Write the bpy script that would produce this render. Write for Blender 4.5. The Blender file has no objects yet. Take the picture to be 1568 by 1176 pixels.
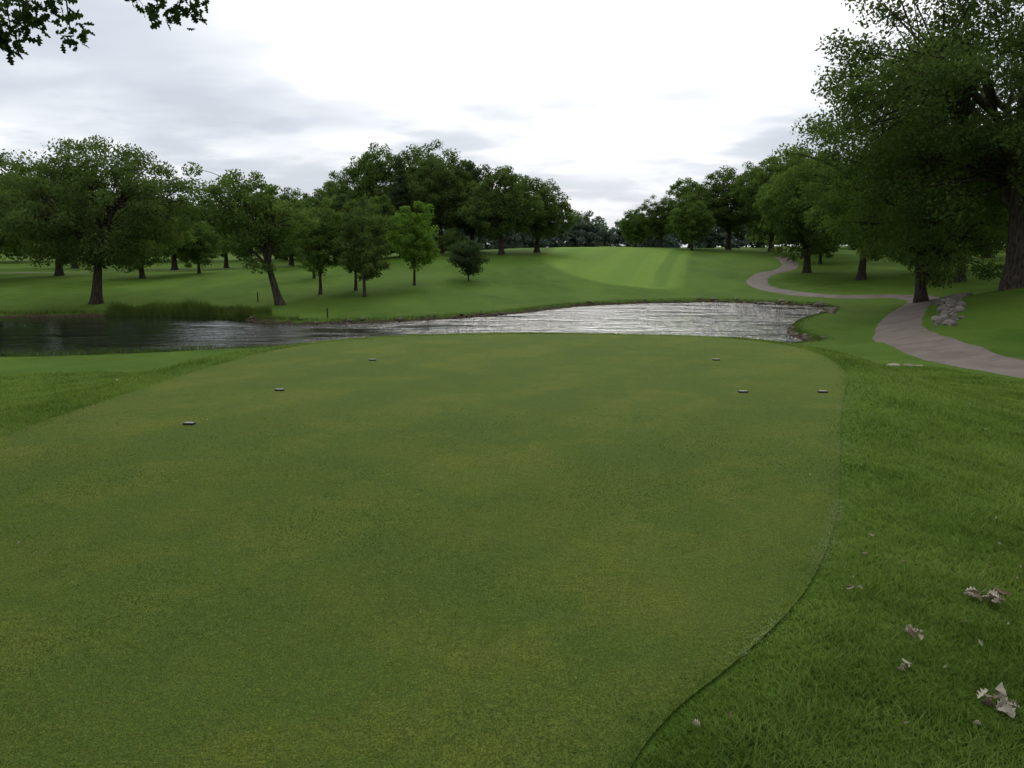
import bpy, math, numpy as np
from mathutils import Vector
S=bpy.context.scene
WZ=-3.4
# ---------------------------------------------------------------- helpers
def link(o): S.collection.objects.link(o); return o
def quad_mesh(name, V, Q, mats, mi=None, tint=None, smooth=False):
    me=bpy.data.meshes.new(name)
    V=np.asarray(V,np.float32); Q=np.asarray(Q,np.int32)
    me.vertices.add(len(V)); me.vertices.foreach_set('co',V.ravel())
    me.loops.add(Q.size); me.loops.foreach_set('vertex_index',Q.ravel())
    me.polygons.add(len(Q))
    me.polygons.foreach_set('loop_start',np.arange(0,Q.size,4,dtype=np.int32))
    me.polygons.foreach_set('loop_total',np.full(len(Q),4,np.int32))
    for m in mats: me.materials.append(m)
    if mi is not None: me.polygons.foreach_set('material_index',np.asarray(mi,np.int32))
    if tint is not None:
        a=me.attributes.new('tint','FLOAT','FACE'); a.data.foreach_set('value',np.asarray(tint,np.float32))
    me.polygons.foreach_set('use_smooth',np.full(len(Q),bool(smooth)))
    me.update(calc_edges=True)
    return me
def chaikin(P,n=3,closed=True):
    P=np.array(P,float)
    for _ in range(n):
        if closed:
            N=np.roll(P,-1,0); P=np.stack([P*.75+N*.25,P*.25+N*.75],1).reshape(-1,2)
        else:
            A=P[:-1];B=P[1:]; M=np.stack([A*.75+B*.25,A*.25+B*.75],1).reshape(-1,P.shape[1])
            P=np.vstack([P[:1],M,P[-1:]])
    return P
def sdf(P,poly):
    """signed distance, + outside"""
    P=np.asarray(P,float); best=np.full(len(P),1e18); ins=np.zeros(len(P),bool)
    x=P[:,0];y=P[:,1]; n=len(poly)
    for i in range(n):
        a=poly[i];b=poly[(i+1)%n]; e=b-a
        t=np.clip(((x-a[0])*e[0]+(y-a[1])*e[1])/(e@e+1e-12),0,1)
        d=(x-a[0]-t*e[0])**2+(y-a[1]-t*e[1])**2
        best=np.minimum(best,d)
        if a[1]!=b[1]:
            c=((a[1]>y)!=(b[1]>y))&(x<(b[0]-a[0])*(y-a[1])/(b[1]-a[1])+a[0]); ins^=c
    d=np.sqrt(best); return np.where(ins,-d,d)
def sm(t): t=np.clip(t,0,1); return t*t*(3-2*t)

# ---------------------------------------------------------------- layout (metres, tee surface = z 0)
pond=chaikin([(-75,60),(-60,60),(-42,58.4),(-36.4,57.2),(-32.1,57.8),(-28,59),(-24.1,57.8),(-20,56.6),(-18,54.6),(-16.4,53),(-12,52),(-8,53.5),(-3.8,56.3),(.8,60.6),(3.5,65),(6.4,68.5),(12.5,71.6),(18.1,73),(22.5,70.2),(25.6,67.5),(24.6,61.5),(20.6,56.3),(17.4,50.9),(15.6,45.3),(16.2,41.6),(12.2,39.5),(3.6,38),(-5.7,38.4),(-11.4,39.2),(-13.9,38.3),(-17.5,36.5),(-22.7,35.3),(-30,35),(-50,34),(-75,36)],3)
tee=chaikin([(-4.65,-4),(-4.65,0),(-4.65,4),(-4.62,7.06),(-4.6,8.1),(-4.47,9.3),(-4.3,11.3),(-3.85,13.6),(-2.3,15.1),(0,15.55),(1.5,15.5),(3.7,15.1),(4.7,14.1),(4.95,12.7),(4.5,10.5),(3.85,9.2),(2.85,6.8),(2.25,5.3),(1.85,4.45),(1.45,3.73),(.95,3.1),(.56,2.7),(.33,2.3),(.1,1.6),(-.3,.5),(-.9,-1),(-1.5,-4)],3)
fair=chaikin([(8,185),(8.2,155),(6,132),(4.2,117),(5.5,99),(10.5,88),(15.5,83),(18,86),(20.5,98),(24,113),(30,138),(36,160),(38,185)],3)
CP=[(0,0,0),(0,-10,0),(0,8,0),(3,12,0),(-3.5,12,0),(5,5,-.25),(5,0,-.15),(8,8,-.6),(8,2,-.35),(8,-10,-.3),(15,5,-.9),(15,-10,-.7),(15,12,-1.3),
(-7,5,-.5),(-7,0,-.4),(-12,5,-1.1),(-9.4,15,-1.35),(-20,10,-1.8),(-20,-10,-1.2),(-15,25,-2.4),(-25,25,-2.8),(-40,30,-3),(0,25,-1.9),(0,33,-3),(8,25,-1.9),(7,16,-.95),(12,34,-2.9),
(0,17.5,-.4),
(14.2,22,-1.8),(15.5,27.5,-2.15),(16.6,33,-2.3),(19.2,40,-2.57),(22.7,47,-2.64),(28,56,-2.56),(33.5,65,-2.5),
(20.5,30,-1.5),(26,40,-1.1),(29.7,48,-.78),(36,55,-.9),(40,40,.1),(25,20,-1.0),(41,66,-1.5),(40,20,0),(60,50,.5),
(30,72,-2.9),(27.2,77,-3.0),(26.8,85,-2.84),(28.3,94,-2.4),(32,103,-1.8),(35.3,108,-1.6),(45,90,-1.4),(60,100,-.8),(40,130,-.2),(45,160,.8),
(2,82,-2.8),(15,82,-2.9),(15,95,-2.15),(15,118,-.65),(17,140,.6),(20,155,1.25),(20,180,.9),(20,250,-2),(20,350,-3),(28,118,-1.0),(38,142,.25),
(-1.5,120,.25),(-8,125,.5),(-7,105,-.5),(-4.5,85,-2),(-9.5,78,-2.15),(-12.5,68,-2.64),(-8,60,-3.0),(-16,72,-2.45),(-14.5,95,-1.2),(-20,110,-.8),(-20,130,-.2),(-25,160,-.5),(-18.5,65,-2.95),(-33,65,-2.95),(-35,80,-2.4),(-50,95,-1.9),(-25,90,-1.95),(-40,120,-1.85),(-60,150,-1.86),(-35,150,-1.7),(-100,150,-1.8),(-80,80,-2.2),(-70,65,-2.6),(-80,30,-2.6),(-60,0,-2),
(300,300,2),(-300,300,-1.5),(0,600,-3),(-400,-100,-1),(400,-100,0),(300,0,1),(-300,0,-2),(400,700,2),(-400,700,-2),(100,200,1.8),(100,100,.5),(100,0,.3),(-150,250,-1.8),(0,-100,0),(0,1200,-3),(900,1200,0),(-900,1200,-3)]
CP=np.array(CP,float)
sc=100.
def U(r2): return np.where(r2>1e-12,r2*np.log(r2+1e-12),0)
C=CP[:,:2]/sc; n=len(C)
K=U(((C[:,None]-C[None])**2).sum(-1))+np.eye(n)*1e-4
A=np.zeros((n+3,n+3));A[:n,:n]=K;A[:n,n]=1;A[:n,n+1:]=C;A[n,:n]=1;A[n+1:,:n]=C.T
W=np.linalg.solve(A,np.r_[CP[:,2],0,0,0])
def hraw(P):
    p=P/sc; h=W[n]+p@W[n+1:]
    for i in range(n): h=h+W[i]*U(((p-C[i])**2).sum(-1))
    return h
def height(P,full=False):
    P=np.atleast_2d(np.asarray(P,float)); h=hraw(P)
    x,y=P[:,0],P[:,1]
    r=np.hypot(x,y-10)
    h=h+0.06*np.sin(x*.35+1)*np.sin(y*.29)*sm((r-12)/20)+.03*np.sin(x*1.1+y*.7)*np.sin(y*.9-x*.3)*sm((r-8)/10)
    h=np.clip(h,-6,12)
    dt=sdf(P,tee); dp=sdf(P,pond)
    s=sm(dt/2.2)
    h=-.012*(1-s)+np.minimum(h,np.where(dt<6,-.02,99))*s
    near=dt<=0; h=np.where(near,-.012,h)
    out=np.maximum(h,WZ+.32)
    ho=(WZ+.26*np.clip(dp/.45,0,1))*(1-sm(dp/6))+out*sm(dp/6)
    hi=WZ-np.minimum(1.,-dp*.6)
    h=np.where(dp>0,np.where(dp<6,ho,out),hi)
    return (h,dt,dp) if full else h
def gz(x,y): return float(height([(x,y)])[0])

# ---------------------------------------------------------------- material helpers
def new_mat(name):
    m=bpy.data.materials.new(name); m.use_nodes=True; nt=m.node_tree
    for nd in list(nt.nodes): nt.nodes.remove(nd)
    return m,nt
class NT:
    def __init__(s,nt): s.t=nt
    def n(s,ty,**k):
        nd=s.t.nodes.new(ty)
        for a,b in k.items():
            if a.startswith('_'): setattr(nd,a[1:],b)
        return nd
    def l(s,a,b): s.t.links.new(a,b)
    def noise(s,vec,scale,detail=3,rough=.55):
        nd=s.t.nodes.new('ShaderNodeTexNoise'); nd.inputs['Scale'].default_value=scale; nd.inputs['Detail'].default_value=detail; nd.inputs['Roughness'].default_value=rough
        if vec is not None: s.l(vec,nd.inputs['Vector'])
        return nd.outputs['Fac']
    def math(s,op,a,b=None,c=None,clamp=False):
        nd=s.t.nodes.new('ShaderNodeMath'); nd.operation=op; nd.use_clamp=clamp
        for i,v in enumerate((a,b,c)):
            if v is None: continue
            if isinstance(v,(int,float)): nd.inputs[i].default_value=v
            else: s.l(v,nd.inputs[i])
        return nd.outputs[0]
    def mr(s,v,a,b,c=0.,d=1.):
        nd=s.t.nodes.new('ShaderNodeMapRange'); nd.interpolation_type='SMOOTHSTEP'
        s.l(v,nd.inputs[0])
        for i,q in enumerate((a,b,c,d)): nd.inputs[i+1].default_value=q
        return nd.outputs[0]
    def mix(s,f,a,b,mode='MIX'):
        nd=s.t.nodes.new('ShaderNodeMix'); nd.data_type='RGBA'; nd.blend_type=mode
        if isinstance(f,(int,float)): nd.inputs[0].default_value=f
        else: s.l(f,nd.inputs[0])
        for i,v in ((6,a),(7,b)):
            if isinstance(v,tuple): nd.inputs[i].default_value=(*v,1)
            else: s.l(v,nd.inputs[i])
        return nd.outputs[2]
    def attr(s,name):
        nd=s.t.nodes.new('ShaderNodeAttribute'); nd.attribute_name=name; return nd.outputs['Fac']
    def obj(s): return s.t.nodes.new('ShaderNodeTexCoord').outputs['Object']
    def mapping(s,v,scale=(1,1,1),rot=(0,0,0)):
        nd=s.t.nodes.new('ShaderNodeMapping'); s.l(v,nd.inputs[0]); nd.inputs['Scale'].default_value=scale; nd.inputs['Rotation'].default_value=rot; return nd.outputs[0]
    def bump(s,h,strength,dist,normal=None):
        nd=s.t.nodes.new('ShaderNodeBump'); nd.inputs['Strength'].default_value=strength; nd.inputs['Distance'].default_value=dist; s.l(h,nd.inputs['Height'])
        if normal is not None: s.l(normal,nd.inputs['Normal'])
        return nd.outputs[0]
    def princ(s,col,rough=.9,spec=.2,normal=None,metal=0):
        p=s.t.nodes.new('ShaderNodeBsdfPrincipled'); o=s.t.nodes.new('ShaderNodeOutputMaterial')
        if isinstance(col,tuple): p.inputs['Base Color'].default_value=(*col,1)
        else: s.l(col,p.inputs['Base Color'])
        if isinstance(rough,(int,float)): p.inputs['Roughness'].default_value=rough
        else: s.l(rough,p.inputs['Roughness'])
        p.inputs['Specular IOR Level'].default_value=spec
        if normal is not None: s.l(normal,p.inputs['Normal'])
        s.l(p.outputs[0],o.inputs[0]); return p

# ground
mg,nt=new_mat('ground_grass'); g=NT(nt); co=g.obj()
n1=g.noise(co,.06,3); n2=g.noise(co,.7,4); n3=g.noise(co,9,4,.7); n4=g.noise(co,60,3,.7)
c=g.mix(g.mr(n1,.38,.62),(.050,.106,.012),(.072,.140,.016))
c=g.mix(g.mr(n2,.35,.7),c,(.082,.134,.021))
n5=g.noise(g.mapping(co,(1,.35,1),(0,0,.5)),.22,3)
c=g.mix(g.math('MULTIPLY',g.mr(n5,.45,.62),.5),c,(.105,.178,.024))
fm=g.mr(g.math('ADD',g.attr('sd_fair'),g.math('MULTIPLY',n2,2.0)),2.0,0.)
fcol=g.mix(g.mr(n2,.3,.7),(.140,.242,.034),(.165,.268,.040))
sxy=g.n('ShaderNodeSeparateXYZ'); g.l(co,sxy.inputs[0])
stripe=g.math('MULTIPLY',g.mr(g.attr('sd_fair'),-3.6,-3.0),g.mr(g.attr('sd_fair'),-1.2,-1.8))
stripe=g.math('MULTIPLY',stripe,g.mr(g.math('SUBTRACT',sxy.outputs[0],g.math('MULTIPLY',sxy.outputs[1],.12)),4.,6.))
fcol=g.mix(g.math('MULTIPLY',stripe,.5),fcol,(.07,.14,.022))
bands=g.n('ShaderNodeTexWave'); bands.inputs['Scale'].default_value=.055; bands.inputs['Distortion'].default_value=.4; g.l(g.mapping(co,(1,1,1),(0,0,.22)),bands.inputs['Vector'])
fcol=g.mix(g.math('MULTIPLY',g.mr(bands.outputs['Fac'],.4,.6),.22),fcol,(.08,.165,.026))
c=g.mix(fm,c,fcol)
c=g.mix(g.math('MULTIPLY',g.mr(n3,.42,.62),.4),c,(.034,.070,.010))
c=g.mix(g.math('MULTIPLY',g.mr(n4,.46,.66),.35),c,(.125,.175,.035))
mud=g.mr(g.math('ADD',g.attr('sd_pond'),g.math('MULTIPLY',n2,1.0)),1.0,.62)
mcol=g.mix(g.mr(n3,.4,.65),(.035,.026,.016),(.10,.075,.05))
c=g.mix(mud,c,mcol)
b=g.bump(n4,.7,.03); b=g.bump(n3,.6,.08,b)
g.princ(c,.95,.03,b)

# tee
mt,nt=new_mat('tee_turf'); g=NT(nt); co=g.obj()
n1=g.noise(co,.30,4,.6); n2=g.noise(co,1.5,5,.65); n3=g.noise(g.mapping(co,(1,2.4,1),(0,0,.25)),13,5,.8); n4=g.noise(co,230,2,.8); n5=g.noise(co,85,3,.8)
c=g.mix(g.mr(n1,.40,.60),(.080,.152,.020),(.140,.200,.026))
c=g.mix(g.math('MULTIPLY',g.mr(n2,.44,.58),.55),c,(.200,.225,.032))
n6=g.noise(co,.9,4,.6)
c=g.mix(g.math('MULTIPLY',g.mr(n6,.48,.60),.6),c,(.048,.136,.020))
wv=g.n('ShaderNodeTexWave'); wv.inputs['Scale'].default_value=.17; wv.inputs['Distortion'].default_value=.5; wv.inputs['Detail'].default_value=1
g.l(g.mapping(co,(1,1,1),(0,0,.62)),wv.inputs['Vector'])
c=g.mix(g.math('MULTIPLY',g.mr(wv.outputs['Fac'],.35,.65),.40),c,(.062,.118,.020))
c=g.mix(g.math('MULTIPLY',g.mr(n3,.44,.60),.60),c,(.052,.074,.015))
n7=g.noise(co,34,4,.8); n8=g.noise(g.mapping(co,(1,1.6,1)),5,5,.7)
c=g.mix(g.math('MULTIPLY',g.mr(n8,.52,.64),.45),c,(.060,.105,.018))
c=g.mix(g.math('MULTIPLY',g.mr(n7,.50,.62),.50),c,(.205,.232,.042))
c=g.mix(g.math('MULTIPLY',g.mr(n5,.45,.58),.75),c,(.022,.040,.007))
c=g.mix(g.math('MULTIPLY',g.mr(n4,.48,.62),.60),c,(.25,.30,.07))
b=g.bump(n5,1.0,.018); b=g.bump(n4,.9,.006,b)
p=g.princ(c,.9,.03,b); p.inputs['Sheen Weight'].default_value=.07; p.inputs['Sheen Roughness'].default_value=.4; p.inputs['Sheen Tint'].default_value=(.62,.75,.25,1)

# leaves
def leaf_mat(name,dark,light,trans=.40):
    m,nt=new_mat(name); g=NT(nt)
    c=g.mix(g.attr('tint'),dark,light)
    d=g.n('ShaderNodeBsdfDiffuse'); t=g.n('ShaderNodeBsdfTranslucent'); mx=g.n('ShaderNodeMixShader'); o=g.n('ShaderNodeOutputMaterial')
    g.l(c,d.inputs['Color']); g.l(g.mix(1.,c,(1.0,1.15,.6),'MULTIPLY'),t.inputs['Color'])
    mx.inputs[0].default_value=trans; g.l(d.outputs[0],mx.inputs[1]); g.l(t.outputs[0],mx.inputs[2]); g.l(mx.outputs[0],o.inputs[0]); return m
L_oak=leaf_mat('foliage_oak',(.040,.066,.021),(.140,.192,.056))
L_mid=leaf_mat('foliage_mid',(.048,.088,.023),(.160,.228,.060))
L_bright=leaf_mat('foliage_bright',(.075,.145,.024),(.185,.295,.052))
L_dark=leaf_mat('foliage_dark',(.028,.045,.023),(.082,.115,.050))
L_haze=leaf_mat('foliage_far_hazed',(.11,.145,.12),(.17,.21,.16))  # distance haze painted into the leaf colour: paler, bluer greens
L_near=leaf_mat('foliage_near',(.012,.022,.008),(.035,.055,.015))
L_grass=leaf_mat('rough_grass_blades',(.062,.112,.020),(.195,.262,.062),.35)
L_tee=leaf_mat('tee_turf_blades',(.050,.098,.014),(.215,.270,.050),.3)
L_clip=leaf_mat('grass_clippings_pale',(.16,.20,.09),(.32,.34,.20),.3)
L_reed=leaf_mat('reed_blades',(.045,.082,.016),(.11,.15,.038),.3)
mb,nt=new_mat('bark'); g=NT(nt); co=g.obj()
nb=g.noise(g.mapping(co,(1,1,.25)),9,5,.7)
g.princ(g.mix(g.mr(nb,.35,.65),(.022,.018,.013),(.075,.062,.048)),.95,.05,g.bump(nb,.8,.05))

# ---------------------------------------------------------------- ground sheet
def axis(segs):
    out=[]
    for a,b_,st in segs: out.append(np.arange(a,b_,st))
    return np.concatenate(out)
far=lambda a,m: a+np.cumsum(2*1.13**np.arange(m))
xr=far(60,34); xs=np.r_[-xr[::-1],axis([(-60,-8,.7),(-8,8,.25),(8,30,.5),(30,60,.8)]),60,xr]
ys=np.r_[-np.array([1500,900,500,300,180,110,70,45,30,20,14.]),axis([(-10,2,1),(2,18,.25),(18,34,.6),(34,76,.5),(76,125,.8),(125,175,1.5)]),far(175,36)]
XX,YY=np.meshgrid(xs,ys); P=np.c_[XX.ravel(),YY.ravel()]
h,dt,dp=height(P,True)
nx,ny=len(xs),len(ys); I=np.arange(nx*ny).reshape(ny,nx)
Q=np.stack([I[:-1,:-1],I[:-1,1:],I[1:,1:],I[1:,:-1]],-1).reshape(-1,4)
me=quad_mesh('ground',np.c_[P,h],Q,[mg],smooth=True)
for nm,arr in (('sd_fair',sdf(P,fair)),('sd_pond',dp)):
    a=me.attributes.new(nm,'FLOAT','POINT'); a.data.foreach_set('value',arr.astype(np.float32))
link(bpy.data.objects.new('ground',me))

# tee box
me=bpy.data.meshes.new('tee_box'); me.from_pydata([(x,y,0) for x,y in tee],[],[list(range(len(tee)))]); me.materials.append(mt)
link(bpy.data.objects.new('tee_box_turf',me))

# water
mw,nt=new_mat('pond_water'); g=NT(nt); co=g.obj()
w1=g.noise(g.mapping(co,(1,1.5,1),(0,0,.2)),.9,3,.6); w2=g.noise(g.mapping(co,(1,1.6,1)),3.2,3,.6); w3=g.noise(co,.10,3); w4=g.noise(g.mapping(co,(.5,1.6,1),(0,0,-.15)),.35,3,.6)
sx=g.n('ShaderNodeSeparateXYZ'); g.l(co,sx.inputs[0])
wind=g.mr(g.math('ADD',sx.outputs[0],g.math('MULTIPLY',w3,30.)),-16,16,.10,1.)   # breeze ruffles the right hand arm
amp=g.math('MULTIPLY',g.mr(w4,.38,.58,.30,1.),wind)
b=g.bump(g.math('MULTIPLY',w1,amp),1.,.17); b=g.bump(g.math('MULTIPLY',w2,amp),1.,.12,b)
p=g.princ((.014,.018,.014),.03,.5,b); p.inputs['IOR'].default_value=1.38
me=bpy.data.meshes.new('pond'); me.from_pydata([(-90,30,WZ),(32,30,WZ),(32,80,WZ),(-90,80,WZ)],[],[(0,1,2,3)]); me.materials.append(mw)
link(bpy.data.objects.new('pond_water',me))

# cart path ribbon
def ribbon(name,pts,w,mat,off=.035,edge=None):
    P=chaikin(pts,4,False)
    seg=np.r_[0,np.cumsum(np.hypot(*np.diff(P,axis=0).T))]; L=np.arange(0,seg[-1],.4)
    P=np.c_[np.interp(L,seg,P[:,0]),np.interp(L,seg,P[:,1])]
    T=np.gradient(P,axis=0); T/=np.linalg.norm(T,axis=1)[:,None]; N=np.c_[-T[:,1],T[:,0]]
    m=9; offs=np.linspace(-w/2,w/2,m)
    G=P[:,None]+N[:,None]*offs[None,:,None]
    jit=.05*np.sin(L*1.7)+.05*np.sin(L*.63+2)
    G[:,0]+=N*jit[:,None]; G[:,-1]-=N*jit[:,None]
    hc=height(G.reshape(-1,2)).reshape(len(P),m)+off
    V=np.dstack([G,hc]); 
    V[:,0,2]-=off*1.5; V[:,-1,2]-=off*1.5
    I=np.arange(len(P)*m).reshape(-1,m)
    Q=np.stack([I[:-1,:-1],I[:-1,1:],I[1:,1:],I[1:,:-1]],-1).reshape(-1,4)[:, ::-1]
    link(bpy.data.objects.new(name,quad_mesh(name,V.reshape(-1,3),Q,[mat],smooth=True)))
mp,nt=new_mat('path_asphalt'); g=NT(nt); co=g.obj()
a1=g.noise(co,.8,4); a2=g.noise(co,45,3,.7)
c=g.mix(g.mr(a1,.35,.65),(.120,.097,.082),(.165,.137,.118)); c=g.mix(g.math('MULTIPLY',g.mr(a2,.4,.7),.5),c,(.19,.165,.143))
c=g.mix(g.math('MULTIPLY',g.mr(g.noise(co,2.2,5,.7),.52,.66),.35),c,(.085,.07,.055))
g.princ(c,.9,.1,g.bump(a2,.5,.01))
ribbon('cart_path',[(14.5,5),(14.3,12),(14.4,18),(14.4,22),(15.5,27.5),(16.8,33),(19.2,40),(22.7,47),(28,56),(33,64),(33.6,69),(30.4,72.5),(27.4,77),(26.6,85),(28.1,94),(32,102),(36.5,108),(40,116),(43,130)],2.5,mp)
ribbon('footpath',[(-85,95),(-60,112),(-47,122),(-38,134),(-25,150)],2.2,mp)

# ---------------------------------------------------------------- trees
def tube(V,Qs,pts,rad,k):
    pts=np.asarray(pts,float); m=len(pts); base=sum(len(v) for v in V)
    T=np.gradient(pts,axis=0); T/=np.linalg.norm(T,axis=1)[:,None]+1e-9
    ref=np.where(np.abs(T[:,2:3])<.9,np.array([[0,0,1.]]),np.array([[1.,0,0]]))
    if np.any(np.abs(T[:,2])>=.9): ref=np.tile(np.array([[1.,.3,0]]),(m,1))
    A=np.cross(T,ref); A/=np.linalg.norm(A,axis=1)[:,None]+1e-9; B=np.cross(T,A)
    an=np.linspace(0,2*np.pi,k,endpoint=False)
    R=np.asarray(rad)[:,None,None]
    ring=pts[:,None]+R*(A[:,None]*np.cos(an)[None,:,None]+B[:,None]*np.sin(an)[None,:,None])
    V.append(ring.reshape(-1,3)); I=base+np.arange(m*k).reshape(m,k); J=np.roll(I,-1,1)
    Qs.append(np.stack([I[:-1],J[:-1],J[1:],I[1:]],-1).reshape(-1,4))
def bez(a,b,c,m):
    t=np.linspace(0,1,m)[:,None]; return (1-t)**2*a+2*t*(1-t)*b+t*t*c
def unit(v): return v/(np.linalg.norm(v,axis=-1,keepdims=True)+1e-9)
def leaves(rng,cen,rad,nl,ls,flat=.65):
    """leaf quads round clump centres"""
    m=len(cen); N=m*nl; ci=np.repeat(np.arange(m),nl)
    d=unit(rng.normal(size=(N,3))); r=rng.random(N)**.55*1.08
    off=d*(r*rad[ci])[:,None]; off[:,2]*=flat
    c=cen[ci]+off
    a=unit(rng.normal(size=(N,3))+d*.5+np.array([0,0,-.25])); nn=unit(rng.normal(size=(N,3))*.8+np.array([0,0,.7]))
    b=unit(np.cross(a,nn)); s=(ls*(.5+.8*rng.random(N)))[:,None]
    bend=np.cross(a,b)*s*.25
    V=np.stack([c-a*s,c+b*s*.6+bend,c+a*s,c-b*s*.6+bend],1).reshape(-1,3)
    Q=np.arange(N*4).reshape(N,4)
    return V,Q,ci,off
def tree_mesh(name,H,R,cb,tr,seed,nc=80,nl=150,ls=.22,shape='round',lean=(0,0),lm=None,cr=None,lob=.2,low=.42,trunkh=.55):
    rng=np.random.default_rng(seed)
    ph=rng.random((6,4))*6.28; fr=rng.integers(1,4,(6,2))
    def lobe(d):
        az=np.arctan2(d[:,1],d[:,0]); el=d[:,2]
        s=0
        for i in range(6): s=s+np.sin(az*fr[i,0]+ph[i,0]+el*fr[i,1]*1.7+ph[i,1])/6
        return 1+lob*2*s
    zc=cb+(H-cb)*low; cen=[]
    mind=(R*R*(H-cb)/nc)**(1/3)*.74
    tries=0
    while len(cen)<nc and tries<nc*60:
        tries+=1
        d=unit(rng.normal(size=(1,3))); r=(.12+.88*rng.random())**.5*.95
        q=(d*r*lobe(d))[0]
        if shape=='cone':
            z=cb+(H-cb)*rng.random()**1.5*.97; rr=R*(1-(z-cb)/(H-cb))*(.35+.65*rng.random())*(1+.2*math.sin(z*5)); az=rng.random()*6.28
            p=np.array([rr*math.cos(az),rr*math.sin(az),z-.15*rr])
        elif shape=='oval':
            z=zc+(q[2]*(H-zc) if q[2]>0 else q[2]*(zc-cb)); p=np.array([q[0]*R,q[1]*R,z])
        else:
            z=zc+(q[2]*(H-zc) if q[2]>0 else q[2]*(zc-cb))
            f=1.0 if q[2]>0 else 1-.25*abs(q[2]); p=np.array([q[0]*R*f,q[1]*R*f,z])
        p[2]=min(p[2],H)
        if cen and np.min(np.linalg.norm(np.array(cen)-p,axis=1))<mind*(1 if tries<nc*30 else .65): continue
        cen.append(p)
    cen=np.array(cen); cr=cr or mind*.94
    t=np.clip(cen[:,2]/H,0,1); cen[:,0]+=lean[0]*t; cen[:,1]+=lean[1]*t
    V=[];Qs=[]
    th=H*trunkh if shape!='cone' else H*.96
    tz=np.linspace(0,1,9); lx=lean[0]*(tz*th/H)+.15*tr*np.sin(tz*5+seed); ly=lean[1]*(tz*th/H)+.15*tr*np.cos(tz*4+seed)
    tp=np.c_[lx,ly,tz*th-.25]; trd=tr*(1-.62*tz)*(1+.55*np.exp(-tz*12))
    tube(V,Qs,tp,trd,9)
    if shape!='cone':
        K=max(5,min(11,nc//9)); sd=cen[rng.choice(len(cen),K,replace=False)]
        for _ in range(4):
            asg=np.argmin(((cen[:,None]-sd[None])**2).sum(-1),1)
            sd=np.array([cen[asg==k].mean(0) if np.any(asg==k) else sd[k] for k in range(K)])
        for k in range(K):
            mem=cen[asg==k]
            if not len(mem): continue
            e=sd[k]; f=np.clip((e[2]*.55)/th,cb*.75/th,.97); i=f*8; i0=int(i); a=tp[i0]+(tp[min(8,i0+1)]-tp[i0])*(i-i0)
            mid=a*.45+e*.55+np.array([0,0,.12*H*rng.random()+.02*H])-np.array([*(e[:2]-a[:2])*.12,0])
            lb=bez(a,mid,e,8); lb[1:-1]+=rng.normal(size=(6,3))*.02*R; lr=tr*np.linspace(.5,.13,8); tube(V,Qs,lb,lr,6)
            for q in mem:
                j=rng.integers(3,8); s0=lb[j]; md=(s0+q)/2+rng.normal(size=3)*.05*R+np.array([0,0,.03*H])
                tube(V,Qs,bez(s0,md,q,5),np.linspace(lr[j]*.6,.012+tr*.02,5),4)
    else:
        for q in cen:
            i=int(np.clip((q[2]+.1)/th*8,0,8)); a=np.array([tp[i,0],tp[i,1],q[2]+.1]); tube(V,Qs,np.array([a,(a+q)/2,q]),[.05,.03,.01],4)
    nb=sum(len(q) for q in Qs); nv=sum(len(v) for v in V)
    rad=cr*(.7+.65*rng.random(len(cen)))
    LV,LQ,ci,off=leaves(rng,cen,rad,nl,ls,.68 if shape!='cone' else .5)
    ct=rng.random(len(cen))
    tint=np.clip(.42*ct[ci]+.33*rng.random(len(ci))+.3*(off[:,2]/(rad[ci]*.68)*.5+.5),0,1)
    Vall=np.vstack(V+[LV]); Qall=np.vstack(Qs+[LQ+nv])
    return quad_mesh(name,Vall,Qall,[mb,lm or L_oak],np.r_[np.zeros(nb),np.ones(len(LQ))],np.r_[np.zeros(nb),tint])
def place(me,name,x,y,s=1,sz=None,rot=0,dz=0):
    o=bpy.data.objects.new(name,me); link(o); o.location=(x,y,gz(x,y)+dz); o.scale=(s,s,sz or s); o.rotation_euler=(0,0,rot); return o

# left foreground-ish oak & companions
place(tree_mesh('oak_a',13.4,8.0,2.7,.42,11,nc=230,nl=200,ls=.12,lean=(1.2,0),lob=.11,low=.38),'oak_tree',-33.5,65)
place(tree_mesh('oak_b',10.8,3.9,3.0,.33,23,nc=95,nl=180,ls=.115,lean=(-3.0,0),lob=.34,low=.5,lm=L_mid),'oak_tree',-18.3,64)
place(tree_mesh('map_a',8.2,2.4,2.0,.15,31,nc=80,nl=130,ls=.105,shape='oval',lob=.25,lm=L_mid),'maple_tree',-16.6,70)
place(tree_mesh('map_b',8.3,2.4,1.6,.15,37,nc=80,nl=140,ls=.11,shape='oval',lm=L_dark),'maple_tree',-14.1,73)
place(tree_mesh('map_c',8.2,2.5,1.5,.14,41,nc=90,nl=130,ls=.105,shape='oval',lob=.2,low=.35,lm=L_oak),'maple_tree',-12.4,68)
place(tree_mesh('map_d',8.2,2.5,1.6,.14,43,nc=90,nl=140,ls=.11,shape='oval',lob=.12,low=.35,lm=L_bright),'linden_tree',-9.4,78)
place(tree_mesh('bush',4.3,1.95,.6,.10,47,nc=60,nl=150,ls=.10,shape='round',lob=.06,lm=L_dark,trunkh=.4,cr=.6),'ornamental_tree',-4.55,85)
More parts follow.
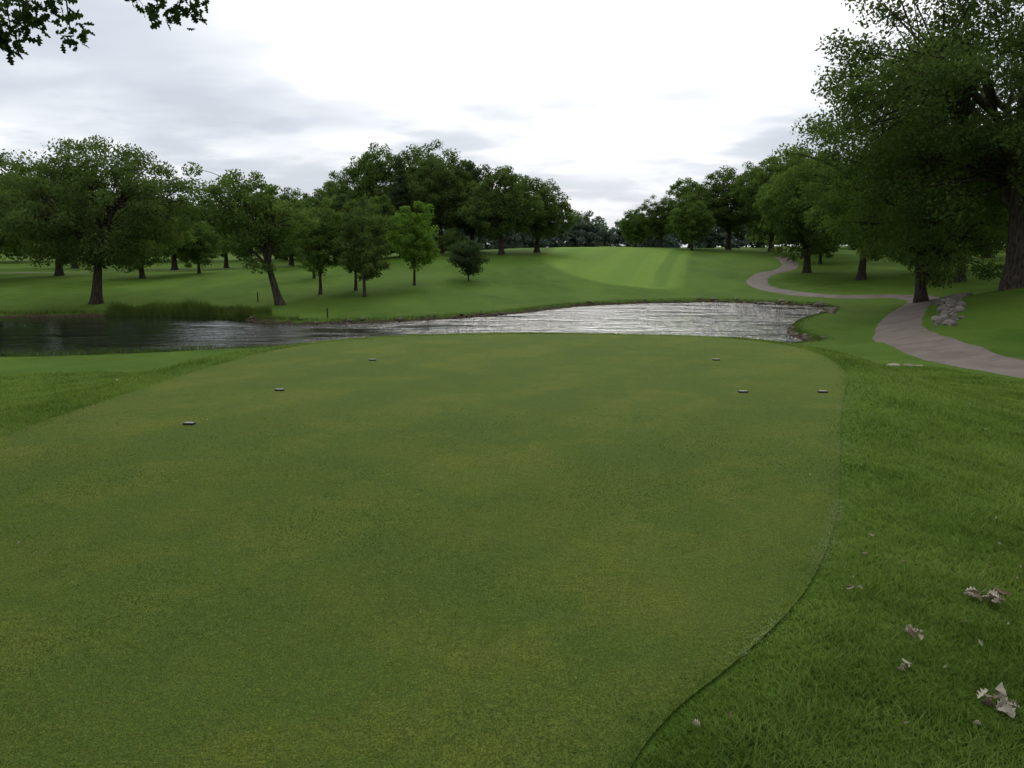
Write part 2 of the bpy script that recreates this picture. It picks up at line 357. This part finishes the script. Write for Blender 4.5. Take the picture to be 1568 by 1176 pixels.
# central grove
va=tree_mesh('big_a',16,6.5,3.0,.45,51,nc=210,nl=150,ls=.18,lm=L_oak)
vb=tree_mesh('big_b',16,6.8,2.3,.45,53,nc=210,nl=150,ls=.18,lm=L_mid,lob=.22)
vc=tree_mesh('big_c',13,6.8,2.6,.45,57,nc=190,nl=150,ls=.175,lm=L_dark,lob=.16)
vd=tree_mesh('big_d',11,5,1.5,.3,59,nc=140,nl=150,ls=.165,lm=L_mid)
ve=tree_mesh('big_e',13,6.8,2.6,.45,58,nc=190,nl=150,ls=.17,lm=L_oak,lob=.16)
sp=tree_mesh('spruce',15,3.4,1.0,.25,61,nc=170,nl=90,ls=.17,shape='cone',lm=L_dark)
place(ve,'oak_tree',-1.6,120,.93,.95)
place(ve,'oak_tree',4.0,130,.95,.88,2.2)
place(vc,'oak_tree',-6.5,132,.9,1.08,1.0)
place(va,'oak_tree',-11,126,.95,.98,.6)
place(va,'oak_tree',-15.5,140,1.05,1.15,2.6)
place(vb,'elm_tree',-23.8,140,.98,1.17,.4)
place(vb,'elm_tree',-28.5,131,.62,.83,1.9)
place(sp,'spruce_tree',-16.8,124,1,1.0)
place(vd,'maple_tree',-24,118,.75,.85,2.0)
place(vd,'maple_tree',-19,116,.8,.8,.5)
place(vd,'shrub',-8.5,118,.4,.35,.5)
# left middle distance
for v,x,y,s,sz,r,nm in ((vb,-38,140,.85,.8,.2,'elm_tree'),(va,-45,128,.75,.72,2,'oak_tree'),(vd,-33,122,.8,.85,3,'maple_tree'),(vb,-53,95,.9,.8,4,'elm_tree'),(vd,-42,92,1,.85,1,'maple_tree'),
    (vd,-39,101,.65,.65,2,'maple_tree'),(va,-57,84,.85,.85,5,'oak_tree'),(va,-64,100,1,.95,1.2,'oak_tree'),(vc,-52,125,1,.85,.4,'oak_tree'),(vd,-28,112,.7,.7,2.5,'maple_tree'),
    (vb,-70,130,1,.85,2.2,'elm_tree'),(vd,-21.5,88,.5,.6,.8,'maple_tree'),(vb,-30,150,.8,.75,5,'elm_tree')):
    place(v,nm,x,y,s,sz,r)
# right hand side
place(tree_mesh('oak_big',23,12.8,4.0,.66,71,nc=340,nl=380,ls=.115,lean=(-1.2,0),lob=.24,low=.36,lm=L_oak,trunkh=.6),'oak_tree',29.9,48)
place(tree_mesh('oak_big2',15.5,8.6,1.3,.40,73,nc=230,nl=240,ls=.12,lean=(-1.4,0),lob=.24,low=.42,lm=L_mid),'oak_tree',30.5,60)
for v,x,y,s,sz,r,nm in ((ve,42,76,.95,1,.3,'oak_tree'),(va,38,88,.95,.85,2,'oak_tree'),(vb,37,102,1,.9,1,'elm_tree'),(vc,50,62,1.1,1.2,4,'oak_tree'),(vd,46,92,1,1,2,'maple_tree'),(va,56,110,1.1,1.1,3,'oak_tree'),
    (va,46,128,1.05,1.05,.3,'oak_tree'),(vb,47,148,1.1,1.1,1.3,'elm_tree'),(va,42,158,1.05,1.0,2.3,'oak_tree'),(vb,36,165,.9,.87,3.3,'elm_tree'),(va,31,170,.72,.66,5.3,'oak_tree'),(vb,53,142,1,1.1,4,'elm_tree'),
    (vd,44,116,.8,.8,4,'maple_tree'),(ve,62,84,1.2,1.2,4,'oak_tree'),(vb,70,120,1.2,1.1,1,'elm_tree'),(vd,33,150,.9,.9,1,'maple_tree'),(vd,27,178,.8,.75,1,'maple_tree')):
    place(v,nm,x,y,s,sz,r)
# distant tree masses
def mass(name,line,n,hr,seed,lm,nl=60,ls=.55):
    rng=np.random.default_rng(seed); line=np.array(line,float); cs=[]
    seg=np.r_[0,np.cumsum(np.hypot(*np.diff(line,axis=0).T))]
    for i in range(n):
        l=(i+rng.random())/n*seg[-1]; x=np.interp(l,seg,line[:,0])+rng.normal()*2; y=np.interp(l,seg,line[:,1])+rng.normal()*6
        H=hr[0]+(hr[1]-hr[0])*rng.random(); R=H*(.30+.18*rng.random()); z0=gz(x,y)
        m=44; d=unit(rng.normal(size=(m,3)))*(rng.random((m,1))**.4)
        cs.append(np.c_[x+d[:,0]*R,y+d[:,1]*R,z0+H*.52+d[:,2]*H*.45])
    cen=np.vstack(cs); rad=np.full(len(cen),1.8)*(.7+.6*rng.random(len(cen)))
    V,Qq,ci,off=leaves(rng,cen,rad,nl,ls)
    link(bpy.data.objects.new(name,quad_mesh(name,V,Qq,[lm],tint=np.clip(.5*rng.random(len(cen))[ci]+.5*rng.random(len(ci)),0,1))))
mass('distant_treeline',[(-160,150),(-110,165),(-70,172),(-30,178)],42,(9,15),1,L_mid,nl=45,ls=.4)
mass('distant_treeline',[(-60,330),(0,350),(60,350),(130,320)],60,(13,19),2,L_haze,nl=60,ls=.6)
mass('distant_treeline',[(60,175),(90,150),(120,110),(120,60)],34,(12,18),3,L_mid,nl=40,ls=.45)

# ---------------------------------------------------------------- overhanging oak (trunk left of the tee)
def lobed_leaf():
    pts=[(0,0)]
    for i,(x,w) in enumerate([(.12,.05),(.22,.20),(.32,.10),(.45,.32),(.56,.14),(.70,.30),(.80,.13),(.92,.16)]): pts.append((x,w))
    pts.append((1,0)); return pts+[(x,-w) for x,w in reversed(pts[1:-1])]
LL=np.array(lobed_leaf())
def overhang():
    rng=np.random.default_rng(5); V=[];Qs=[]
    T0=np.array([-10.,6.,gz(-10,6)-.2])
    tube(V,Qs,bez(T0,T0+[.2,-.3,3],T0+[0,-.6,6.5],10),np.linspace(.42,.25,10),10)
    top=T0+np.array([.1,-.4,5]); B=bez(top,np.array([-7,7.5,6.6]),np.array([-3.2,8.2,4.75]),14)
    tube(V,Qs,B,np.linspace(.14,.02,14),7)
    tips=[(-5.45,8.0,3.95),(-5.05,8.1,3.75),(-4.85,8,3.62),(-4.65,8.1,3.85),(-4.45,7.9,3.78),(-4.3,8,3.9),(-4.95,7.8,4.0),(-4.2,8.1,3.72),(-4.7,8,3.66),(-3.55,8.1,4.02),(-3.3,8,3.88),(-3.08,8.2,3.92),(-3.6,7.9,4.2),(-5.3,7.8,4.3),(-5.8,7.9,4.2)]
    cl=[]
    for t in tips:
        t=np.array(t); j=np.argmin(np.linalg.norm(B-t-np.array([-.5,0,.7]),axis=1)); a=B[j]
        tube(V,Qs,bez(a,(a+t)/2+[.1,0,.12],t,6),np.linspace(.018,.005,6),4); cl.append((t,.17,32))
    for k in range(60):
        e=np.array([-11+rng.normal()*2.6,2+rng.normal()*2.6,6.5+rng.random()*4.5]); a=T0+np.array([0,-.5,5+rng.random()*1.4])
        if k<14: tube(V,Qs,bez(a,(a+e)/2+[0,0,.8],e,6),np.linspace(.12,.02,6),5)
        cl.append((e,1.0,90))
    nv=sum(map(len,V)); verts=[tuple(p) for v in V for p in v]; faces=[tuple(q) for Q in Qs for q in Q.tolist()]; nb=len(faces)
    for c_,r,m in cl:
        for i in range(m):
            p=c_+unit(rng.normal(size=3))*r*rng.random()**.5; d=unit(rng.normal(size=3)+[0,0,-.5]); s=unit(np.cross(d,rng.normal(size=3)))
            L=.085+.05*rng.random(); b0=len(verts); nrm=np.cross(d,s)
            for x,w in LL: verts.append(tuple(p+d*L*x+s*L*w+nrm*L*(.25*abs(w)-.15*x*x)))
            faces.append(tuple(range(b0,b0+len(LL))))
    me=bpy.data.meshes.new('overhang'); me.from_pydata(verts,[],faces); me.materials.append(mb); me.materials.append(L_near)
    me.polygons.foreach_set('material_index',np.r_[np.zeros(nb),np.ones(len(faces)-nb)].astype(np.int32))
    a=me.attributes.new('tint','FLOAT','FACE'); a.data.foreach_set('value',rng.random(len(faces)).astype(np.float32))
    link(bpy.data.objects.new('oak_tree',me))
overhang()

# ---------------------------------------------------------------- grass blades
def blades(name,P,hgt,wid,mat,seed,spread=.5,z=None,tofs=0.):
    rng=np.random.default_rng(seed); N=len(P); z=height(P) if z is None else z
    az=rng.random(N)*6.283; s=np.c_[np.cos(az),np.sin(az),np.zeros(N)]
    l=rng.normal(size=(N,2))*spread; hh=hgt*(.55+.8*rng.random(N))
    b=np.c_[P,z-.004*(hgt>.02 if np.ndim(hgt) else float(hgt>.02))]; tip=b+np.c_[l*hh[:,None],hh*1.0]; mid=b+np.c_[l*hh[:,None]*.35,hh*.6]
    w=(wid*(.7+.6*rng.random(N)))[:,None]
    V=np.stack([b-s*w,b+s*w,mid+s*w*.8,mid-s*w*.8, tip+s*w*.12,tip-s*w*.12],1).reshape(-1,3)
    i=np.arange(N)[:,None]*6
    Q=np.vstack([i+[0,1,2,3],i+[3,2,4,5]])
    t=np.clip(tofs+.27+.5*rng.random(N)+.30*np.sin(P[:,0]*2.3+np.sin(P[:,1]*3))*np.sin(P[:,1]*1.9+P[:,0])+.15*np.sin(P[:,0]*11+3*np.sin(P[:,1]*5))*np.sin(P[:,1]*9),0,1)
    link(bpy.data.objects.new(name,quad_mesh(name,V,Q,[mat],tint=np.r_[t,t])))
rng=np.random.default_rng(9)
N=560000; Yq=1.9+12*rng.random(N)**1.5; X=rng.random(N)*(Yq*.72+1.0)
P=np.c_[X,Yq]; keep=rng.random(N)<np.clip(1.0/(Yq/2.4)**.9,0,1)*.6; P=P[keep]
d=sdf(P,tee); P=P[d>-.02+.05*np.sin(P[:,0]*9)*np.sin(P[:,1]*7)]
# thinner cover further down the slope to the right and on the slope to the left
N=60000; Y2=12+14*rng.random(N)**1.2; X2=4+rng.random(N)*(Y2*.72-3); P2=np.c_[X2,Y2]
N=60000; Y3=5+21*rng.random(N)**1.1; X3=-4.5-rng.random(N)*(Y3*.72-1.5); P3=np.c_[X3,Y3]
P2=np.vstack([P2,P3]); P2=P2[sdf(P2,tee)>.02]; P2=P2[~((P2[:,0]>12.6)&(P2[:,1]>4))]
P=np.vstack([P,P2])
dist=np.hypot(P[:,0],P[:,1])
edge=np.clip(.35+sdf(P,tee)*2.5,.35,1)
tuft=1+.35*np.sin(P[:,0]*7+2*np.sin(P[:,1]*4))*np.sin(P[:,1]*6+P[:,0]*2)
blades('rough_grass',P,(.030+.0006*dist)*tuft*edge,.0014+.00045*dist,L_grass,3,.6)
# short turf on the tee close to the camera, and a collar inside its edge
N=230000; Yt=1.9+6.5*rng.random(N)**1.35; Xt=(rng.random(N)*2-1)*(Yt*.68+.6); Pt=np.c_[Xt,Yt]; dtt=sdf(Pt,tee)
Pt=Pt[(dtt<-.01)&(rng.random(N)<np.clip((8.6-Yt)/3.,0,1))]; dd_=np.hypot(Pt[:,0],Pt[:,1])
blades('tee_box_grass',Pt,.0055,.0008+.0003*dd_,L_tee,21,.8,z=np.full(len(Pt),.0005),tofs=-.05)
# collar round the far and left edge
nxt=np.roll(tee,-1,0)
M=80000; ii=rng.integers(0,len(tee),M); pp=tee[ii]+(nxt[ii]-tee[ii])*rng.random(M)[:,None]; e=unit(nxt[ii]-tee[ii]); nr=np.c_[e[:,1],-e[:,0]]
dd=rng.random(M)**1.6*1.2*rng.choice([1,-1],M); pp=pp+nr*dd[:,None]
dq=sdf(pp,tee); ok=(dq>0)&(pp[:,1]>3)&((pp[:,0]<0)|(pp[:,1]>11)); inn=(dq<=0)&(dq>-.16*rng.random(M)**.8)&(pp[:,1]>2)
blades('tee_box_grass',pp[inn],.013,.0028,L_grass,22,.7,z=np.full(inn.sum(),.0005),tofs=.05)
pp=pp[ok]; dq=dq[ok]
blades('rough_grass',pp,.034*np.clip(1.1-dq,.4,1),.0042,L_grass,4,.5)
# pale clippings lying along the right hand edge of the tee
M=6000; yy=3.+6*rng.random(M); idx=(tee[:,1]>1.5)&(tee[:,1]<12)&(tee[:,0]>0); te=tee[idx]; te=te[np.argsort(te[:,1])]
xx=np.interp(yy,te[:,1],te[:,0])-.01+rng.normal(size=M)*.035; k2=(np.sin(yy*3.1)+np.sin(yy*7.7+1)>-.1+rng.normal(size=M)*.7)
pp=np.c_[xx,yy][k2]; blades('grass_clippings',pp,.0045,.0014,L_clip,14,1.8,z=.010+.016*(sdf(pp,tee)>0))
# reeds by the left shore
M=40000; t=rng.random(M); rx=-29.5+14*t; cands=np.c_[rx,55+8*rng.random(M)]; ds=sdf(cands,pond)
cands=cands[(ds>-.3)&(ds<2.4-1.2*np.abs(np.sin(cands[:,0]*.9)))]
blades('reed_bed',cands,.62+.3*np.sin(cands[:,0]*1.3)*np.sin(cands[:,0]*.5),.012,L_reed,6,.25)
# shaggy bank fringe
M=70000; ii=rng.integers(0,len(pond),M); nx2=np.roll(pond,-1,0); pp=pond[ii]+(nx2[ii]-pond[ii])*rng.random(M)[:,None]+rng.normal(size=(M,2))*.35
ds=sdf(pp,pond); pp=pp[(ds>.3)&(ds<1.2)]
blades('bank_grass',pp,.13+.14*(pp[:,0]<-14),.010,L_reed,7,.4)

# ---------------------------------------------------------------- rocks
def rocks(name,pts,size,seed,cols,flat=.6):
    m,nt=new_mat(name+'_stone'); g=NT(nt); co=g.obj(); a=g.noise(co,1.2,3); b2=g.noise(co,14,4,.7)
    c=g.mix(g.mr(a,.35,.65),cols[0],cols[1]); c=g.mix(g.math('MULTIPLY',g.mr(b2,.4,.7),.5),c,(.09,.085,.07)); g.princ(c,.9,.1,g.bump(b2,.7,.04))
    rng=np.random.default_rng(seed); V=[];F=[]
    import bmesh
    bm=bmesh.new(); bmesh.ops.create_icosphere(bm,subdivisions=2,radius=1); bv=np.array([v.co[:] for v in bm.verts]); bf=[[v.index for v in f.verts] for f in bm.faces]; bm.free()
    for x,y in pts:
        s=size*(.35+1.0*rng.random()); w=bv.copy()
        for _ in range(7):
            nrm=unit(rng.normal(size=3)); k=.55+.3*rng.random(); dd=w@nrm; w-=np.outer(np.maximum(dd-k,0),nrm)
        w*=np.array([s*(.8+.6*rng.random()),s*(.8+.4*rng.random()),s*flat]); a=rng.random()*6.28
        w=np.c_[w[:,0]*math.cos(a)-w[:,1]*math.sin(a),w[:,0]*math.sin(a)+w[:,1]*math.cos(a),w[:,2]]
        b0=len(V); V.extend((w+[x,y,gz(x,y)+s*flat*.2]).tolist()); F.extend([[i+b0 for i in f] for f in bf])
    me=bpy.data.meshes.new(name); me.from_pydata(V,[],F); me.materials.append(m); return link(bpy.data.objects.new(name,me))
def along(poly_pts,n,j,seed):
    rng=np.random.default_rng(seed); P=np.array(poly_pts,float); seg=np.r_[0,np.cumsum(np.hypot(*np.diff(P,axis=0).T))]; l=rng.random(n)*seg[-1]
    return np.c_[np.interp(l,seg,P[:,0]),np.interp(l,seg,P[:,1])]+rng.normal(size=(n,2))*j
rocks('shoreline_rocks',along([(17,72.9),(22.5,70.5),(25.4,67.3),(24.5,61.5),(20.8,56.5)],120,.35,1),.25,1,((.12,.10,.075),(.24,.20,.165)))
rocks('shoreline_rocks',along([(-18,54.8),(-12,52.2),(-8,53.7),(-3.8,56.5),(.8,60.8),(3.5,65.1),(6.4,68.6),(12.5,71.7)],120,.15,2),.15,2,((.06,.048,.035),(.13,.10,.075)))
rocks('shoreline_rocks',along([(17.2,49),(15.8,45.3),(16.1,42)],30,.15,3),.15,3,((.09,.075,.06),(.2,.165,.13)))
rocks('stone_wall',along([(20.9,38.5),(22.2,41),(25.2,46.3),(29.9,55.0),(33.8,61)],230,.30,4),.21,4,((.11,.095,.08),(.25,.22,.19)),.85)
rocks('flat_stones',along([(11.3,24.8),(12.4,24)],7,.12,5),.2,5,((.2,.165,.13),(.32,.28,.23)),.3)

# ---------------------------------------------------------------- tee markers, posts, litter
mwht,nt=new_mat('marker_paint'); g=NT(nt); g.princ(g.mix(g.mr(g.noise(g.obj(),60,3),.4,.7),(.30,.30,.29),(.14,.14,.14)),.6,.2)
mblk,nt=new_mat('marker_dark'); g=NT(nt); g.princ((.015,.015,.017),.6,.2)
import bmesh
def marker(x,y,rot):
    bm=bmesh.new()
    def box(cx,cz,sx,sy,sz,mi):
        r=bmesh.ops.create_cube(bm,size=1); 
        for v in r['verts']: v.co=Vector((v.co.x*sx+cx,v.co.y*sy,v.co.z*sz+cz))
        fs={f for v in r['verts'] for f in v.link_faces}
        for f in fs: f.material_index=mi
        es={e for f in fs for e in f.edges}
        rr=bmesh.ops.bevel(bm,geom=list(es),offset=min(sx,sy,sz)*.18,segments=2,affect='EDGES')
        for f in rr['faces']: f.material_index=mi
    box(0,.009,.108,.055,.017,1); box(0,.0195,.09,.04,.004,0); box(0,-.03,.012,.012,.05,1)
    me=bpy.data.meshes.new('tee_marker'); bm.to_mesh(me); bm.free(); me.materials.append(mwht); me.materials.append(mblk)
    o=link(bpy.data.objects.new('tee_marker',me)); o.location=(x,y,0); o.rotation_euler=(0,0,rot)
for x,y,r in ((-2.08,11.88,.1),(-2.75,9.36,.05),(-3.1,7.54,-.1),(3.05,11.9,0),(2.7,9.24,.05),(3.63,9.24,-.05)): marker(x,y,r)
def post(x,y,h):
    V=[];Qs=[]; tube(V,Qs,[(0,0,-.2),(0,0,h*.7),(0,0,h)],[.05,.05,.045],10)
    tube(V,Qs,[(0,0,h),(0,0,h+.02),(0,0,h+.05)],[.07,.07,.01],10)
    me=quad_mesh('marker_post',np.vstack(V),np.vstack(Qs),[mb]); o=link(bpy.data.objects.new('marker_post',me)); o.location=(x,y,gz(x,y))
post(-20.8,66,.8); post(-12.4,54,.6)
mdl,nt=new_mat('dead_leaf'); g=NT(nt); g.princ(g.mix(g.attr('tint'),(.16,.11,.07),(.46,.42,.33)),.85,.1)
def litter(name,groups,seed):
    rng=np.random.default_rng(seed); V=[];F=[];T=[]
    for x,y,r,m,L0 in groups:
        for i in range(m):
            a=rng.random()*6.28; rr=r*rng.random()**.7; px,py=x+rr*math.cos(a),y+rr*math.sin(a)
            p=np.array([px,py,gz(px,py)+.022+.02*rng.random()])
            d=unit(np.array([*rng.normal(size=2),rng.normal()*.35])); s=unit(np.cross(d,[rng.normal()*.4,rng.normal()*.4,1])); nn=np.cross(s,d); L=L0*(.6+.7*rng.random()); b0=len(V)
            cu=rng.normal()*.5; tw=rng.uniform(.35,1.3)
            for u,w in LL: V.append(tuple(p+d*L*(u-.5)+s*L*w*.7+nn*L*(cu*(u-.5)**2*2+abs(w)*tw)))
            k=len(LL)
            h=k//2
            F.append(tuple(range(b0,b0+h+1))); F.append(tuple([b0]+list(range(b0+h,b0+k)))); t=rng.random(); T+=[t,t]
    me=bpy.data.meshes.new(name); me.from_pydata(V,[],F); me.materials.append(mdl)
    a=me.attributes.new('tint','FLOAT','FACE'); a.data.foreach_set('value',np.array(T,np.float32)); link(bpy.data.objects.new(name,me))
litter('dead_leaf_cluster',[(2.33,3.72,.08,16,.07)],1)
litter('dead_leaf_cluster',[(1.78,3.3,.045,8,.06)],2)
litter('dead_leaf_cluster',[(1.84,2.78,.06,12,.06)],3)
litter('dead_leaf_cluster',[(1.7,3.75,.03,4,.035),(1.6,3.03,.03,4,.035)],4)
r2=np.random.default_rng(12); gl=[]
for i in range(190):
    y=2.6+11*r2.random(); x=.4+y*.7*r2.random()
    if sdf([(x,y)],tee)[0]>.05: gl.append((x,y,.03,1,.028))
for i in range(45): gl.append((-5.2-4*r2.random(),7+6*r2.random(),.05,1,.035))
litter('fallen_leaves',gl,7)
litter('fallen_leaves',[(r2.uniform(-4,3),r2.uniform(3,14),.02,1,.018) for _ in range(40) ],8)

# ---------------------------------------------------------------- sky & light
w=bpy.data.worlds.new('World'); S.world=w; w.use_nodes=True; nt=w.node_tree
for nd in list(nt.nodes): nt.nodes.remove(nd)
g=NT(nt); EL=math.radians(34); AZ=math.radians(5)   # sun ahead, slightly right, behind cloud
sky=g.n('ShaderNodeTexSky'); sky.sky_type='NISHITA'; sky.sun_disc=False; sky.sun_elevation=EL; sky.sun_rotation=AZ
gen=g.n('ShaderNodeTexCoord').outputs['Generated']
sep=g.n('ShaderNodeSeparateXYZ'); g.l(gen,sep.inputs[0])
zz=g.math('ADD',g.math('MAXIMUM',sep.outputs[2],0.),.16)
cmb=g.n('ShaderNodeCombineXYZ'); g.l(g.math('DIVIDE',sep.outputs[0],zz),cmb.inputs[0]); g.l(g.math('DIVIDE',sep.outputs[1],zz),cmb.inputs[1])
c1=g.noise(g.mapping(cmb.outputs[0],(.6,.75,1)),.95,5,.5)
c2=g.noise(g.mapping(cmb.outputs[0],(.8,1.0,1),(0,0,.15)),1.6,5,.5)
dotn=g.n('ShaderNodeVectorMath',_operation='DOT_PRODUCT'); g.l(gen,dotn.inputs[0])
sd=Vector((math.sin(AZ)*math.cos(EL),math.cos(AZ)*math.cos(EL),math.sin(EL))); dotn.inputs[1].default_value=sd
glow=g.mr(dotn.outputs['Value'],.80,.93,-.03,.18)
band=g.math('MULTIPLY',g.mr(sep.outputs[2],.21,.12),g.mr(c2,.42,.62,0.,.19))   # low streaky stratus
v=g.math('SUBTRACT',g.math('ADD',c1,glow),band)
cr=g.n('ShaderNodeValToRGB'); g.l(v,cr.inputs[0]); e=cr.color_ramp.elements
e[0].position=.34; e[0].color=(.40,.43,.48,1); e[1].position=.68; e[1].color=(1.0,1.0,1.0,1)
m1=e.new(.43); m1.color=(.46,.485,.535,1); m2=e.new(.53); m2.color=(.59,.61,.645,1)
cl=g.mix(1.,cr.outputs[0],(16,16,16),'MULTIPLY')
nd=g.n('ShaderNodeMix',_data_type='RGBA'); nd.inputs[0].default_value=.94; g.l(sky.outputs[0],nd.inputs[6]); g.l(cl,nd.inputs[7])
bg=g.n('ShaderNodeBackground'); bg.inputs[1].default_value=.1; g.l(nd.outputs[2],bg.inputs[0]); o=g.n('ShaderNodeOutputWorld'); g.l(bg.outputs[0],o.inputs[0])
ld=bpy.data.lights.new('sun','SUN'); ld.energy=1.2; ld.angle=math.radians(20); ld.color=(1,.97,.90)
lo=link(bpy.data.objects.new('sun',ld)); lo.rotation_euler=(-sd).to_track_quat('-Z','Y').to_euler()
# camera
cd=bpy.data.cameras.new('camera'); cam=link(bpy.data.objects.new('camera',cd)); cd.lens=28.26; cd.sensor_width=36; cd.clip_end=5000; cd.clip_start=.05
cam.location=(0,0,1.7); cam.rotation_euler=(math.radians(90-9.82),0,0); S.camera=cam
S.view_settings.view_transform='Standard'; S.view_settings.look='None'; S.view_settings.exposure=0
print('faces',sum(len(o.data.polygons) for o in S.objects if o.type=='MESH'))
